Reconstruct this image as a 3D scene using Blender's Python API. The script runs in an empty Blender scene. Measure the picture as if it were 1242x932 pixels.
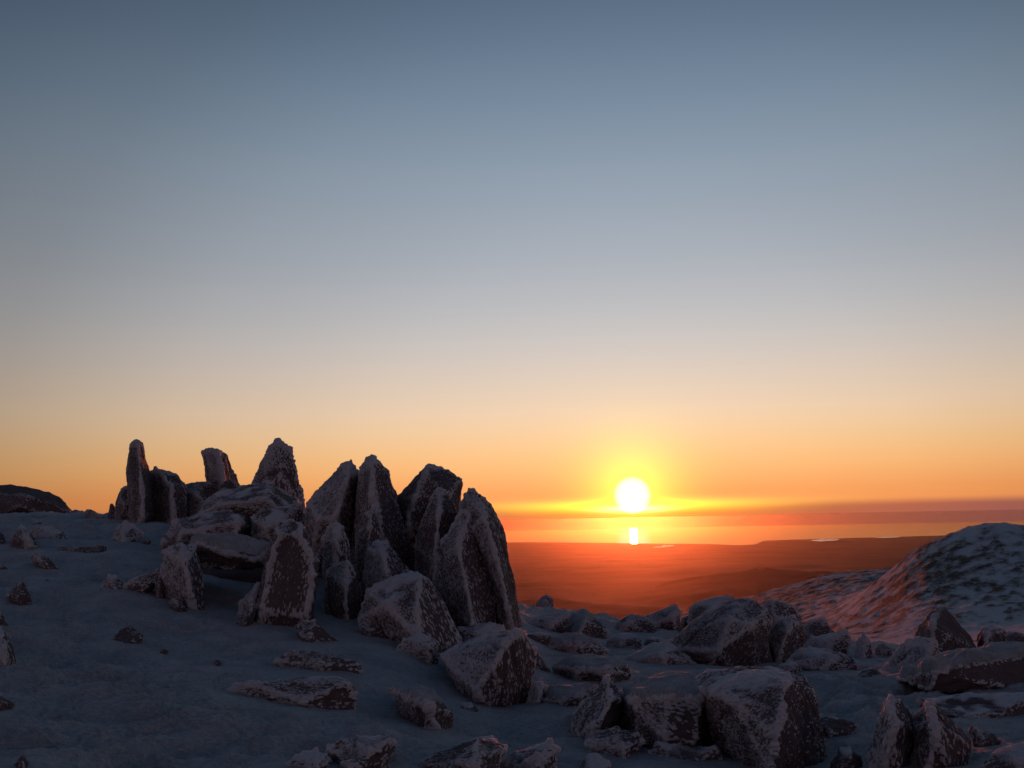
import bpy, bmesh, math, random
import numpy as np
from mathutils import Matrix, Vector

sc = bpy.context.scene
COL = sc.collection
rng = np.random.default_rng(7)

# ------------------------------------------------------------------ camera
W0, H0, F = 1242.0, 932.0, 1308.0
PITCH, ROLL = math.radians(7.18), math.radians(1.08)
fw = np.array([0, math.cos(PITCH), math.sin(PITCH)])
r0 = np.array([1.0, 0, 0]); u0 = np.cross(r0, fw)
cr = r0 * math.cos(ROLL) - u0 * math.sin(ROLL)
cu = r0 * math.sin(ROLL) + u0 * math.cos(ROLL)
cam = bpy.data.cameras.new('camera'); co = bpy.data.objects.new('camera', cam); COL.objects.link(co)
m = Matrix.Identity(4)
for i in range(3):
    m[i][0], m[i][1], m[i][2] = cr[i], cu[i], -fw[i]
co.matrix_world = m
cam.sensor_width = 36.0; cam.lens = 36.0 * F / W0
cam.clip_start = 0.1; cam.clip_end = 300000.0
sc.camera = co

def P(px, py, Y):
    """the world point seen at a photo position, Y metres ahead of the eye (eye at the origin)"""
    d = fw + cr * ((px - W0 / 2) / F) - cu * ((py - H0 / 2) / F)
    return d * (Y / d[1])

# sun direction: low over the sea, a little right of straight ahead
sd = P(767, 601, 1.0); sd = sd / np.linalg.norm(sd)
SUN_EL = math.asin(sd[2]); SUN_AZ = math.atan2(sd[0], sd[1])

# ------------------------------------------------------------------ numpy noise
_perm = np.random.default_rng(3).permutation(256).astype(np.int64)
_perm = np.concatenate([_perm, _perm, _perm])
_gr = np.random.default_rng(4).normal(size=(256, 3)); _gr /= np.linalg.norm(_gr, axis=1)[:, None]
def _h(i, j, k):
    return _perm[_perm[_perm[i & 255] + (j & 255)] + (k & 255)]
def perlin(p):
    i = np.floor(p).astype(np.int64); f = p - i
    u = f * f * f * (f * (f * 6 - 15) + 10)
    out = 0
    for a in (0, 1):
        wa = u[:, 0] if a else 1 - u[:, 0]
        for b in (0, 1):
            wb = u[:, 1] if b else 1 - u[:, 1]
            for c in (0, 1):
                wc = u[:, 2] if c else 1 - u[:, 2]
                g = _gr[_h(i[:, 0] + a, i[:, 1] + b, i[:, 2] + c)]
                out = out + wa * wb * wc * ((f - np.array([a, b, c])) * g).sum(1)
    return out * 1.5
def fbm(p, octv=4, gain=0.5):
    s, a = 0, 1.0
    for k in range(octv):
        s = s + a * perlin(p * (2.03 ** k) + 17.3 * k); a *= gain
    return s
_jt = np.random.default_rng(5).random((256, 3))
def worley(p):
    i = np.floor(p).astype(np.int64)
    best = np.full(len(p), 9.0)
    for a in (-1, 0, 1):
        for b in (-1, 0, 1):
            for c in (-1, 0, 1):
                j = i + np.array([a, b, c])
                q = j + _jt[_h(j[:, 0], j[:, 1], j[:, 2])]
                best = np.minimum(best, ((p - q) ** 2).sum(1))
    return np.sqrt(best)
def sstep(a, b, x):
    t = np.clip((x - a) / (b - a), 0, 1); return t * t * (3 - 2 * t)

# ------------------------------------------------------------------ materials
def nodes(name):
    mt = bpy.data.materials.new(name); mt.use_nodes = True
    nt = mt.node_tree
    return mt, nt, nt.nodes['Principled BSDF']
def nd(nt, typ, **kw):
    n = nt.nodes.new(typ)
    for k, v in kw.items():
        if k.startswith('i_'):
            n.inputs[int(k[2:])].default_value = v
        else:
            setattr(n, k, v)
    return n
def mth(nt, op, a, b=None, c=None, clamp=False):
    n = nt.nodes.new('ShaderNodeMath'); n.operation = op; n.use_clamp = clamp
    for k, v in enumerate((a, b, c)):
        if v is None: continue
        if isinstance(v, (int, float)): n.inputs[k].default_value = v
        else: nt.links.new(v, n.inputs[k])
    return n.outputs[0]
def maprange(nt, x, a, b, c=0.0, d=1.0, typ='SMOOTHSTEP'):
    n = nt.nodes.new('ShaderNodeMapRange'); n.interpolation_type = typ
    nt.links.new(x, n.inputs[0])
    for k, v in zip((1, 2, 3, 4), (a, b, c, d)): n.inputs[k].default_value = v
    return n.outputs[0]
def mixc(nt, f, a, b):
    n = nt.nodes.new('ShaderNodeMix'); n.data_type = 'RGBA'
    if isinstance(f, (int, float)): n.inputs[0].default_value = f
    else: nt.links.new(f, n.inputs[0])
    for k, v in ((6, a), (7, b)):
        if isinstance(v, tuple): n.inputs[k].default_value = (*v, 1)
        else: nt.links.new(v, n.inputs[k])
    return n.outputs[2]
def noise(nt, co_, scale, detail=4, rough=0.55):
    n = nd(nt, 'ShaderNodeTexNoise'); n.inputs['Scale'].default_value = scale
    n.inputs['Detail'].default_value = detail; n.inputs['Roughness'].default_value = rough
    nt.links.new(co_, n.inputs['Vector']); return n.outputs[0]

def rock_material():
    mt, nt, bs = nodes('rime_covered_rock')
    tc = nd(nt, 'ShaderNodeTexCoord').outputs['Object']
    cov = nd(nt, 'ShaderNodeAttribute', attribute_name='rime').outputs['Fac']
    sno = nd(nt, 'ShaderNodeAttribute', attribute_name='snow').outputs['Fac']
    n0 = nd(nt, 'ShaderNodeTexNoise'); n0.inputs['Scale'].default_value = 14; n0.inputs['Detail'].default_value = 3
    nt.links.new(tc, n0.inputs['Vector'])
    wob = nd(nt, 'ShaderNodeVectorMath', operation='MULTIPLY_ADD')
    nt.links.new(n0.outputs['Color'], wob.inputs[0]); wob.inputs[1].default_value = (0.05, 0.05, 0.05); nt.links.new(tc, wob.inputs[2])
    def feathers(sx, sy, sz):
        mp = nd(nt, 'ShaderNodeMapping'); mp.inputs['Scale'].default_value = (sx, sy, sz); nt.links.new(wob.outputs[0], mp.inputs[0])
        v = nd(nt, 'ShaderNodeTexVoronoi'); v.feature = 'F1'; v.inputs['Scale'].default_value = 1.0; v.inputs['Randomness'].default_value = 0.9
        nt.links.new(mp.outputs[0], v.inputs['Vector']); return v.outputs['Distance']
    f1 = feathers(36, 32, 14); f2 = feathers(70, 64, 30)
    n1 = noise(nt, tc, 75, 4, 0.7)
    n2 = noise(nt, tc, 9, 5, 0.6)
    coa = nd(nt, 'ShaderNodeAttribute', attribute_name='coarse').outputs['Fac']
    d = mth(nt, 'ADD', mth(nt, 'MULTIPLY', f1, mth(nt, 'ADD', 0.3, mth(nt, 'MULTIPLY', coa, 0.5))), mth(nt, 'MULTIPLY', f2, mth(nt, 'SUBTRACT', 0.7, mth(nt, 'MULTIPLY', coa, 0.5))))
    d = mth(nt, 'ADD', d, mth(nt, 'MULTIPLY', mth(nt, 'SUBTRACT', n1, 0.5), 0.4))
    r = mth(nt, 'MULTIPLY', cov, 0.72)
    sf = mth(nt, 'SUBTRACT', 0.34, mth(nt, 'MULTIPLY', coa, 0.24))
    f = maprange(nt, mth(nt, 'DIVIDE', mth(nt, 'SUBTRACT', r, d), sf), -0.62, 0.62)
    g = mth(nt, 'ADD', sno, mth(nt, 'MULTIPLY', mth(nt, 'SUBTRACT', n1, 0.5), 0.5))
    f = mth(nt, 'MAXIMUM', f, maprange(nt, g, 0.4, 0.7))
    dark = mixc(nt, n2, (0.068, 0.047, 0.050), (0.165, 0.115, 0.116))
    wht = mixc(nt, n2, (0.42, 0.375, 0.385), (0.62, 0.57, 0.585))
    nt.links.new(mixc(nt, f, dark, wht), bs.inputs['Base Color'])
    bs.inputs['Roughness'].default_value = 0.75
    bs.inputs['Specular IOR Level'].default_value = 0.2
    nt.links.new(mth(nt, 'MULTIPLY', f, 0.7), bs.inputs['Subsurface Weight'])
    bs.inputs['Subsurface Radius'].default_value = (1.0, 0.75, 0.7); bs.inputs['Subsurface Scale'].default_value = 0.05
    h = mth(nt, 'ADD', mth(nt, 'MULTIPLY', f, 0.5), mth(nt, 'MULTIPLY', mth(nt, 'SUBTRACT', 1.0, d), 0.8))
    bp = nd(nt, 'ShaderNodeBump'); bp.inputs['Strength'].default_value = 0.75; bp.inputs['Distance'].default_value = 0.018
    nt.links.new(h, bp.inputs['Height']); nt.links.new(bp.outputs[0], bs.inputs['Normal'])
    return mt

def snow_material(name, fine=22, coarse=2.2):
    mt, nt, bs = nodes(name)
    tc = nd(nt, 'ShaderNodeTexCoord').outputs['Object']
    mp = nd(nt, 'ShaderNodeMapping'); mp.inputs['Rotation'].default_value = (0, 0, 0.6); mp.inputs['Scale'].default_value = (1, 2.4, 1.5)
    nt.links.new(tc, mp.inputs[0])
    n1 = noise(nt, mp.outputs[0], fine, 5, 0.62); n2 = noise(nt, tc, coarse, 4, 0.55); n3 = noise(nt, tc, 160, 2, 0.6)
    nt.links.new(mixc(nt, maprange(nt, mth(nt, 'ADD', mth(nt, 'MULTIPLY', n1, 0.55), mth(nt, 'MULTIPLY', n2, 0.45)), 0.36, 0.62), (0.46, 0.48, 0.52), (0.76, 0.77, 0.79)), bs.inputs['Base Color'])
    bs.inputs['Roughness'].default_value = 0.8; bs.inputs['Specular IOR Level'].default_value = 0.2
    h = mth(nt, 'ADD', n1, mth(nt, 'MULTIPLY', n3, 0.3))
    bp = nd(nt, 'ShaderNodeBump'); bp.inputs['Strength'].default_value = 1.0; bp.inputs['Distance'].default_value = 0.09
    nt.links.new(h, bp.inputs['Height']); nt.links.new(bp.outputs[0], bs.inputs['Normal'])
    return mt

def hill_material():
    mt, nt, bs = nodes('snow_and_heather')
    tc = nd(nt, 'ShaderNodeTexCoord').outputs['Object']
    mp = nd(nt, 'ShaderNodeMapping'); mp.inputs['Scale'].default_value = (1, 0.45, 2.0); nt.links.new(tc, mp.inputs[0]); tc = mp.outputs[0]
    at = nd(nt, 'ShaderNodeAttribute', attribute_name='bare_and_shade').outputs['Fac']
    n1 = noise(nt, tc, 2.0, 9, 0.78); n2 = noise(nt, tc, 0.10, 7, 0.65)
    f = mth(nt, 'ADD', at, mth(nt, 'MULTIPLY', mth(nt, 'SUBTRACT', n1, 0.5), 1.7))
    f = mth(nt, 'ADD', f, mth(nt, 'MULTIPLY', mth(nt, 'SUBTRACT', n2, 0.5), 0.7))
    f = maprange(nt, f, 0.26, 0.86)
    dark = mixc(nt, n1, (0.03, 0.022, 0.018), (0.09, 0.065, 0.05))
    nt.links.new(mixc(nt, f, (0.48, 0.49, 0.53), dark), bs.inputs['Base Color'])
    bs.inputs['Roughness'].default_value = 0.85; bs.inputs['Specular IOR Level'].default_value = 0.15
    bp = nd(nt, 'ShaderNodeBump'); bp.inputs['Strength'].default_value = 0.7; bp.inputs['Distance'].default_value = 0.25
    nt.links.new(mth(nt, 'ADD', n1, mth(nt, 'MULTIPLY', f, 0.4)), bp.inputs['Height']); nt.links.new(bp.outputs[0], bs.inputs['Normal'])
    return mt

def land_material():
    mt, nt, bs = nodes('distant_fields_and_moor')
    tc = nd(nt, 'ShaderNodeTexCoord').outputs['Object']
    n1 = noise(nt, tc, 0.0011, 7, 0.65)
    v = nd(nt, 'ShaderNodeTexVoronoi'); v.inputs['Scale'].default_value = 0.0022; nt.links.new(tc, v.inputs['Vector'])
    c = mixc(nt, maprange(nt, n1, 0.35, 0.65), (0.03, 0.028, 0.018), (0.06, 0.05, 0.03))
    hs = nd(nt, 'ShaderNodeHueSaturation'); hs.inputs['Saturation'].default_value = 0.25; hs.inputs['Value'].default_value = 0.09
    nt.links.new(v.outputs['Color'], hs.inputs['Color'])
    nt.links.new(mixc(nt, 0.35, c, hs.outputs[0]), bs.inputs['Base Color'])
    bs.inputs['Roughness'].default_value = 0.95; bs.inputs['Specular IOR Level'].default_value = 0.05
    return mt

def water_material(name, rough):
    mt, nt, bs = nodes(name)
    tc = nd(nt, 'ShaderNodeTexCoord').outputs['Object']
    n1 = noise(nt, tc, 0.0006, 5, 0.6)
    nt.links.new(mixc(nt, n1, (0.02, 0.03, 0.04), (0.03, 0.045, 0.055)), bs.inputs['Base Color'])
    nt.links.new(maprange(nt, n1, 0.3, 0.7, rough * 0.8, rough * 1.3, 'LINEAR'), bs.inputs['Roughness'])
    bs.inputs['IOR'].default_value = 1.33
    if rough < 0.2:                                        # wave troughs that turn away from the sky
        df = nd(nt, 'ShaderNodeBsdfDiffuse'); df.inputs[0].default_value = (0.10, 0.12, 0.15, 1)
        mx = nd(nt, 'ShaderNodeMixShader'); mx.inputs[0].default_value = 0.58
        nt.links.new(bs.outputs[0], mx.inputs[1]); nt.links.new(df.outputs[0], mx.inputs[2])
        nt.links.new(mx.outputs[0], nt.nodes['Material Output'].inputs[0])
    return mt

M_ROCK = rock_material()
M_SNOW = snow_material('wind_packed_snow')
M_CAP = snow_material('settled_snow', 30, 4)
M_HILL = hill_material()
M_LAND = land_material()
M_SEA = water_material('calm_sea', 0.055)
M_LAGOON = water_material('still_lagoon', 0.25)

# ------------------------------------------------------------------ mesh helpers
def mesh_np(name, v, f, mat, smooth=True):
    me = bpy.data.meshes.new(name)
    v = np.asarray(v, np.float32); f = np.asarray(f, np.int32)
    k = f.shape[1]
    me.vertices.add(len(v)); me.vertices.foreach_set('co', v.ravel())
    me.loops.add(f.size); me.loops.foreach_set('vertex_index', f.ravel())
    me.polygons.add(len(f)); me.polygons.foreach_set('loop_start', np.arange(0, f.size, k, dtype=np.int32))
    me.polygons.foreach_set('loop_total', np.full(len(f), k, np.int32))
    if smooth: me.polygons.foreach_set('use_smooth', np.ones(len(f), bool))
    me.update(calc_edges=True); me.validate()
    me.materials.append(mat)
    return me
def attr(me, name, x):
    a = me.attributes.new(name, 'FLOAT', 'POINT'); a.data.foreach_set('value', np.asarray(x, np.float32))
def link(name, me, parent=None):
    o = bpy.data.objects.new(name, me); COL.objects.link(o)
    if parent: o.parent = parent
    return o
def grid_faces(nr, nc):
    i = np.arange(nr * nc).reshape(nr, nc)
    return np.stack([i[:-1, :-1], i[:-1, 1:], i[1:, 1:], i[1:, :-1]], -1).reshape(-1, 4)

# ------------------------------------------------------------------ the mountain ground
# profile table: for columns of the view, the height at which the ground stands at each distance
TPX = [-700, -200, 0, 150, 300, 450, 600, 660, 740, 830, 920, 1000, 1050, 1100, 1150, 1190, 1242, 1450, 1900]
TY = [3, 5, 6.5, 8, 9.5, 11, 13, 16, 20, 24, 28, 36, 48, 60, 78, 105, 140, 180, 230, 320, 650, 3500]
TAB = {
 -700: [1250,1000, 890, 825, 775, 738, 695, 650, 622, 614, 612, 620, 640, 690, 740, 770, 770, 765, 760, 755, 745, 850],
 -200: [1250,1000, 893, 830, 782, 745, 702, 656, 628, 620, 618, 622, 645, 690, 740, 770, 770, 765, 760, 755, 745, 850],
 0:    [1255,1005, 897, 834, 787, 748, 706, 660, 632, 625, 626, 636, 660, 700, 745, 770, 770, 765, 760, 755, 745, 850],
 150:  [1260,1010, 912, 856, 803, 762, 712, 664, 633, 628, 634, 650, 690, 740, 770, 790, 790, 785, 770, 755, 745, 850],
 300:  [1265,1020, 925, 872, 822, 782, 740, 682, 645, 645, 660, 690, 740, 790, 810, 810, 810, 800, 775, 755, 745, 850],
 450:  [1270,1035, 935, 890, 837, 793, 755, 705, 685, 690, 710, 740, 790, 820, 830, 830, 825, 800, 775, 755, 745, 850],
 600:  [1280,1060, 955, 912, 880, 848, 778, 752, 735, 730, 745, 770, 810, 830, 835, 830, 820, 795, 772, 752, 743, 850],
 660:  [1290, 1080, 965, 915, 875, 847, 816, 788, 762, 735, 752, 775, 800, 805, 800, 795, 785, 778, 774, 770, 766, 850],
 740:  [1290, 1090, 975, 925, 880, 850, 826, 797, 773, 752, 758, 778, 795, 800, 797, 788, 782, 775, 769, 764, 762, 850],
 830:  [1290, 1095, 985, 932, 886, 855, 830, 806, 780, 764, 765, 780, 793, 795, 790, 780, 770, 760, 751, 744, 752, 850],
 920:  [1290, 1095, 990, 940, 890, 857, 830, 808, 786, 773, 772, 784, 794, 795, 785, 772, 750, 736, 725, 717, 730, 850],
 1000: [1290, 1090, 985, 935, 886, 852, 828, 811, 793, 781, 780, 786, 790, 784, 772, 748, 729, 716, 704, 698, 712, 850],
 1050: [1285, 1085, 980, 930, 884, 849, 827, 811, 795, 785, 784, 788, 787, 781, 760, 707, 716, 706, 697, 694, 706, 850],
 1100: [1285, 1085, 975, 925, 882, 846, 826, 811, 797, 788, 787, 790, 785, 772, 733, 665, 690, 700, 694, 692, 704, 850],
 1150: [1280, 1080, 970, 920, 884, 847, 820, 806, 796, 791, 790, 792, 785, 769, 722, 643, 672, 690, 692, 691, 702, 850],
 1190: [1280, 1080, 970, 917, 886, 848, 815, 802, 795, 792, 791, 793, 783, 765, 717, 631, 664, 684, 690, 690, 700, 850],
 1242: [1280, 1080, 970, 915, 886, 848, 812, 800, 794, 792, 791, 794, 780, 760, 712, 634, 660, 680, 688, 690, 700, 850],
 1450: [1280,1080, 970, 912, 882, 844, 808, 796, 790, 788, 788, 790, 775, 735, 690, 645, 655, 675, 685, 690, 700, 850],
 1900: [1280,1080, 970, 912, 882, 844, 808, 796, 790, 788, 788, 790, 775, 735, 690, 655, 660, 675, 685, 690, 700, 850]}
T = np.array([TAB[p] for p in TPX], float)
HU = np.linspace(-1.01, 0.98, 320)                    # u = x / y
LY0, LY1 = math.log(3.0), math.log(3500.0)
HL = np.linspace(LY0, LY1, 420)
def _build_h():
    lt = np.log(np.array(TY, float))
    cols = np.array([np.interp(HL, lt, T[i]) for i in range(len(TPX))])          # per table column
    ux = (np.array(TPX, float) - W0 / 2) / F
    py = np.array([np.interp(HU, ux, cols[:, j]) for j in range(len(HL))]).T     # HU x HL
    for _ in range(6):                                                          # soften the kinks of the table
        q = np.pad(py, 1, mode='edge'); py = (q[:-2, 1:-1] + q[2:, 1:-1] + q[1:-1, :-2] + q[1:-1, 2:] + 2 * py) / 6
    Z = np.zeros_like(py)
    for i, u in enumerate(HU):
        px = W0 / 2 + F * u * math.cos(PITCH)
        d = fw[None] + cr[None] * ((px - W0 / 2) / F) - cu[None] * ((py[i][:, None] - H0 / 2) / F)
        Z[i] = d[:, 2] / d[:, 1] * np.exp(HL)
    return Z
HZ = _build_h()
def ground_z(x, y):
    yy = np.maximum(y, 3.001); u = np.clip(x / yy, HU[0], HU[-1] - 1e-6); l = np.clip(np.log(yy), LY0, LY1 - 1e-6)
    a = (u - HU[0]) / (HU[1] - HU[0]); b = (l - HL[0]) / (HL[1] - HL[0])
    i = np.clip(a.astype(int), 0, len(HU) - 2); j = np.clip(b.astype(int), 0, len(HL) - 2); a = a - i; b = b - j
    return (HZ[i, j] * (1 - a) * (1 - b) + HZ[i + 1, j] * a * (1 - b) + HZ[i, j + 1] * (1 - a) * b + HZ[i + 1, j + 1] * a * b)
def gz(x, y): return float(ground_z(np.array([x]), np.array([y]))[0])
def ground_hit(px, py):
    """first point of the ground seen at a photo position"""
    ys = np.exp(np.linspace(math.log(4.5), math.log(60), 900))
    d = P(px, py, 1.0)
    z = ground_z(d[0] * ys, ys)
    k = np.argmax(d[2] * ys < z)
    return ys[k] if (d[2] * ys < z).any() else None

exec_rocks = []
def R(name, cat, group, label, D, pts, T=None, lean=0.3, rime=0.42, more=(), **kw):
    if D is None:
        ob = [p for p in pts if len(p) == 2]
        yb = max(p[1] for p in ob); xb = sum(p[0] for p in ob) / len(ob)
        D = ground_hit(xb, yb - 1.5) or 18.0
    hulls = [(pts, D, T, lean)]
    for h in more: hulls.append((h[0], h[1] if h[1] else D, h[2], h[3]))
    exec_rocks.append(dict(name=name, cat=cat, group=group, label=label, hulls=hulls, rime=rime, seed=7.7 * (len(exec_rocks) + 1), **kw))

OUT = 'slabs and boulders of the rocky outcrop'
STA = 'standing stones on the skyline'
SLO = 'rocks poking out of the snow slope'
FIE = 'boulders strewn over the snowy saddle'
FRO = 'frosted boulders in the foreground'

# --- skyline on the left
R('boulder', 'boulder', STA, 'long dark rounded boulder on the skyline at the left edge', 26.0, [(-45,594),(0,589.5),(13,588.5),(40,593),(60,598),(73,604),(82,613),(88,622),(80,630),(0,630),(-45,630)], T=2.5, lean=1.0, rime=0.0, snow=0.2)
R('rock', 'rock', STA, 'tiny flat dark rock on the skyline at the tail of the long rounded boulder', 24.5, [(85,621),(92,619),(101,622),(101,627),(88,627)], T=0.3, rime=0.2)
R('rock', 'rock', STA, 'low dark rock on the snow crest midway between rounded boulder and tall pointed stone', 22.0, [(101,622),(106,619.5),(112,620),(120,624),(135,632),(128,635),(106,635),(103,630)], T=0.5, rime=0.25)
R('rock', 'rock', STA, 'tiny pointed rock at the far left foot of the standing stones', 21.5, [(131,622),(134,611.5),(138,612.5),(141,618),(141,624)], T=0.25, rime=0.2)
R('rock', 'rock', STA, 'dark shoulder rock leaning against the left side of the tall pointed stone', 20.8, [(138,626),(140,610),(147,594),(152,591),(158,593),(163,626)], T=0.7, rime=0.2)
R('standing_stone', 'standing stone', STA, 'tall narrow pointed stone, its right face glowing red in the sun', 20.2, [(154,592),(154,575),(155.5,555),(158,540),(164,535),(168,537),(170,550),(172,580),(172,629),(158,628),(172,537,.25),(177,559,.4),(181,575,.5),(186.5,590,.58),(192,607,.65),(194,624,.7),(168,540,-.10),(170,565,-.30),(173,595,-.42),(174,628,-.5),(160,600,-.25)], T=0.6, lean=0.05, rime=0.36, ang=4)
R('rock_slab', 'rock slab', STA, 'grey round-shouldered upright slab right beside the tall pointed stone', 20.6, [(183,574),(187,570),(192,569),(205,573),(215,577),(219,583),(224,588),(226,594),(226,632),(210,634),(200,630),(190,626),(186,600),(207,590,-.3),(211,630,-.42),(196,575,-.1)], T=0.7, lean=0.15, rime=0.35)
R('boulder', 'boulder', STA, 'blocky dark boulder filling the gap left of the tilted stone', 21.2, [(212,592),(228,588),(240,585),(254,585),(268,592),(274,602),(262,625),(240,632),(222,634),(210,632)], T=1.0, rime=0.34)
R('standing_stone', 'standing stone', STA, 'flat-topped stone tilting to the left on the skyline', 21.6, [(245,548),(248,545.5),(258,545),(266,547),(270,575),(272,602),(262,602),(257,590),(251,572),(270,548,.2),(276,553,.3),(282,567,.42),(287,578,.5),(292,594,.6),(264,548,-.15),(269,570,-.32),(273,600,-.42),(256,570,-.15)], T=0.55, lean=0.05, rime=0.42, ang=-14)
R('rock', 'rock', STA, 'small sunlit rock at the foot of the tilted stone', 20.6, [(263,592),(272,585),(280,583),(287,590),(291,600),(280,606),(266,606)], T=0.4, rime=0.3)
R('standing_stone', 'standing stone', STA, 'broad pyramid-shaped standing stone on the skyline behind the snowy hump', 20.0, [(304,596),(307,583),(313,577),(320,565),(323,549),(329,540),(337,534),(343,536),(352,543),(357,562),(362,580),(366,596),(371,612),(358,630),(310,625)], T=0.8, lean=0.12, rime=0.45, ang=6)
R('boulder', 'boulder', OUT, 'big snow-topped hump with a pale peak below the pyramid stone', 17.0, [(238,625),(251,607),(262,600),(275,597),(290,594),(305,591),(318,586),(325,584.5),(335,591),(349,602),(362,606),(369,618),(369,650),(355,662),(310,662),(280,650),(322,604,-.5),(270,612,-.35),(348,622,-.55)], T=1.6, lean=0.75, rime=0.45, snow=0.5)
R('boulder', 'boulder', OUT, 'broad low boulder with a slanting left edge resting on the snow above the lintel slab', 15.6, [(196,658),(205,645),(212,634),(225,630),(243,624),(280,620),(297,627),(305,640),(298,654),(290,662),(240,664),(292,632,-.35),(286,655,-.45),(225,645,-.3)], T=1.2, lean=0.5, rime=0.4, snow=0.45)
R('rock', 'rock', OUT, 'dark square rock between the snowy hump and the coffin-shaped slab', 15.3, [(306,630),(315,621),(340,616),(365,612),(371,630),(366,655),(332,662),(306,658)], T=0.9, lean=0.4, rime=0.35, snow=0.9)

# --- lintel, its support, the recess
R('rock_slab', 'rock slab', OUT, 'horizontal lintel slab bridging the dark recess, thick snow on top', 13.0, [(228,664),(240,659),(300,661),(332,668),(330,686),(310,689),(275,690),(250,687),(236,680),(280,672,-.12),(310,678,-.1)], T=1.0, lean=0.0, rime=0.15, ew=1.1, snow=1.0, cap=0.09, fly=True, ang=88)
R('rock', 'rock', OUT, 'added dark rock standing in for the shade deep in the recess under the lintel slab', 14.6, [(236,680),(332,682),(332,712),(290,716),(238,712)], T=0.6, lean=0.0, rime=-0.4, snow=0.0)  # added rock without rime, a dark fill for the shade of the recess
R('boulder', 'boulder', OUT, 'frost-mottled block holding up the left end of the lintel slab', None, [(200,668),(220,661),(236,663),(240,680),(241,694),(246,712),(247,733),(240,739),(226,739),(214,716),(200,713),(193,706),(196,692),(199,680),(225,680,-.2),(231,720,-.25)], T=0.8, lean=0.2, rime=0.55, cell=0.8)
R('rock', 'rock', OUT, 'small dark stone lying at the foot of the block under the lintel', 12.1, [(205,731),(209,728),(214,730),(222,733),(227,738),(220,741),(212,740),(206,736)], T=0.3, rime=0.35)
R('rock', 'rock', SLO, 'little dark lump at the tip of the thin ridge left of the outcrop', None, [(123,711),(128,705),(133,702),(142,702),(149,708),(151,717),(144,720),(136,717),(129,714)], T=0.35, rime=0.4)
R('rock_slab', 'rock slab', SLO, 'thin sloping ridge of rock joining the little lump to the lintel block', 12.7, [(146,712),(158,706),(172,701),(186,695),(195,691),(199,698),(192,705),(174,711),(156,717),(148,718)], T=0.3, rime=0.4, ang=65)
R('rock', 'rock', OUT, 'narrow dark splinter hanging below the left shoulder of the lintel block', 12.55, [(187,704),(192,700),(197,704),(199,713),(196,717),(190,713)], T=0.2, rime=0.25)

# --- the coffin slab and its neighbours
R('standing_stone', 'standing stone', OUT, 'coffin-shaped upright slab with white rime borders round a dark face', 12.2, [(331.5,651),(335,641),(349,634),(364,633),(369,641),(373,654),(380,667),(386,680),(384,699),(381,727),(378,745),(372,760),(357,765),(341,763),(318,756),(309,742),(314,723),(317,699),(322,683),(327,667),(337,648,-.08),(365,647,-.08),(380,686,-.12),(377,725,-.16),(372,748,-.18),(326,682,-.12),(320,715,-.16),(316,742,-.18)], T=0.45, lean=0.18, rime=0.44, ew=1.0, ang=4, cell=0.8)
R('rock_slab', 'rock slab', OUT, 'shadowed smooth slab leaning on the left foot of the coffin-shaped stone', 12.35, [(288,752),(291,730),(303,718),(315,708),(318,735),(312,758)], T=0.4, lean=0.5, rime=0.55)
R('rock', 'rock', OUT, 'sharp dark triangular stone with a white ridge, left of the coffin-shaped stone', 11.9, [(281,758),(307,733),(309,742),(305,765),(289,763),(298,752,-.12)], T=0.3, lean=0.2, rime=0.3)
R('rock', 'rock', OUT, 'small dark crooked stone lying right of the foot of the coffin-shaped stone', None, [(357,762),(368,755),(383,755),(396,767),(412,781),(402,783),(382,776),(366,773)], T=0.4, lean=0.3, rime=0.35)
R('rock_spike', 'rock', OUT, 'narrow frosted spike right of the coffin-shaped stone', 13.4, [(391,690),(393,654),(398,641),(403,635),(412,637),(418,650),(423,663),(427,690),(412,712),(398,706),(409,660,-.2)], T=0.6, lean=0.1, rime=0.5)
R('rock', 'rock', OUT, 'dark jagged block below the narrow frosted spike', 12.9, [(397,694),(406,684),(422,682),(432,694),(439,720),(437,748),(423,756),(399,754),(391,738)], T=0.8, lean=0.2, rime=0.36)

R('rock', 'rock', OUT, 'dark rock filling the gap behind the frosted spike and the twin-peaked slabs', 14.9, [(398,735),(400,680),(412,655),(440,642),(480,648),(510,665),(520,720),(480,740)], T=0.8, lean=0.3, rime=0.2)
# --- big slabs on the skyline, right half of the outcrop
R('standing_stone', 'standing stone', STA, 'mottled slab with a sloping left side, leftmost of the pair with the twin peaks', 15.2, [(369,640),(372,612),(375,607),(382.5,602),(394,586),(403.5,578),(415,564.5),(424.4,563),(431,567),(436,573),(434,593),(432,624),(426,650),(408,668),(375,668),(424,578,-.2),(408,630,-.45),(385,630,-.35)], T=0.9, lean=0.12, rime=0.5, cell=0.85)
R('standing_stone', 'standing stone', STA, 'tall grooved slab with a rounded top, right of the twin peaks', 14.8, [(430,640),(434,604),(436.5,574),(439,566),(444,558),(453,555),(461,561),(469.5,572),(474,588),(477.5,603),(484,620),(492,645),(495,668),(482,690),(435,684),(452,564,-.2),(450,600,-.42),(463,650,-.6),(445,630,-.3)], T=0.9, lean=0.1, rime=0.45, ang=8)
R('rock', 'rock', OUT, 'dark triangular rock tucked at the foot of the tall grooved slab', 13.9, [(432,668),(436,645),(445,623),(452,620),(459,640),(466,668),(450,676)], T=0.5, lean=0.2, rime=0.25)
R('standing_stone', 'standing stone', STA, 'wide dark slab overhanging to the right with a slanting flat top', 15.6, [(476,625),(479.7,605),(489,595),(502,582),(513,572.5),(518,565.6),(526,565.4),(539,569.5),(550.5,575),(558.5,581),(561,587),(557,597),(552,612),(552,655),(500,668),(482,650),(515,575,-.2),(500,605,-.45),(494,645,-.5),(545,600,-.35)], T=1.0, lean=0.05, rime=0.36, ang=25)
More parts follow.
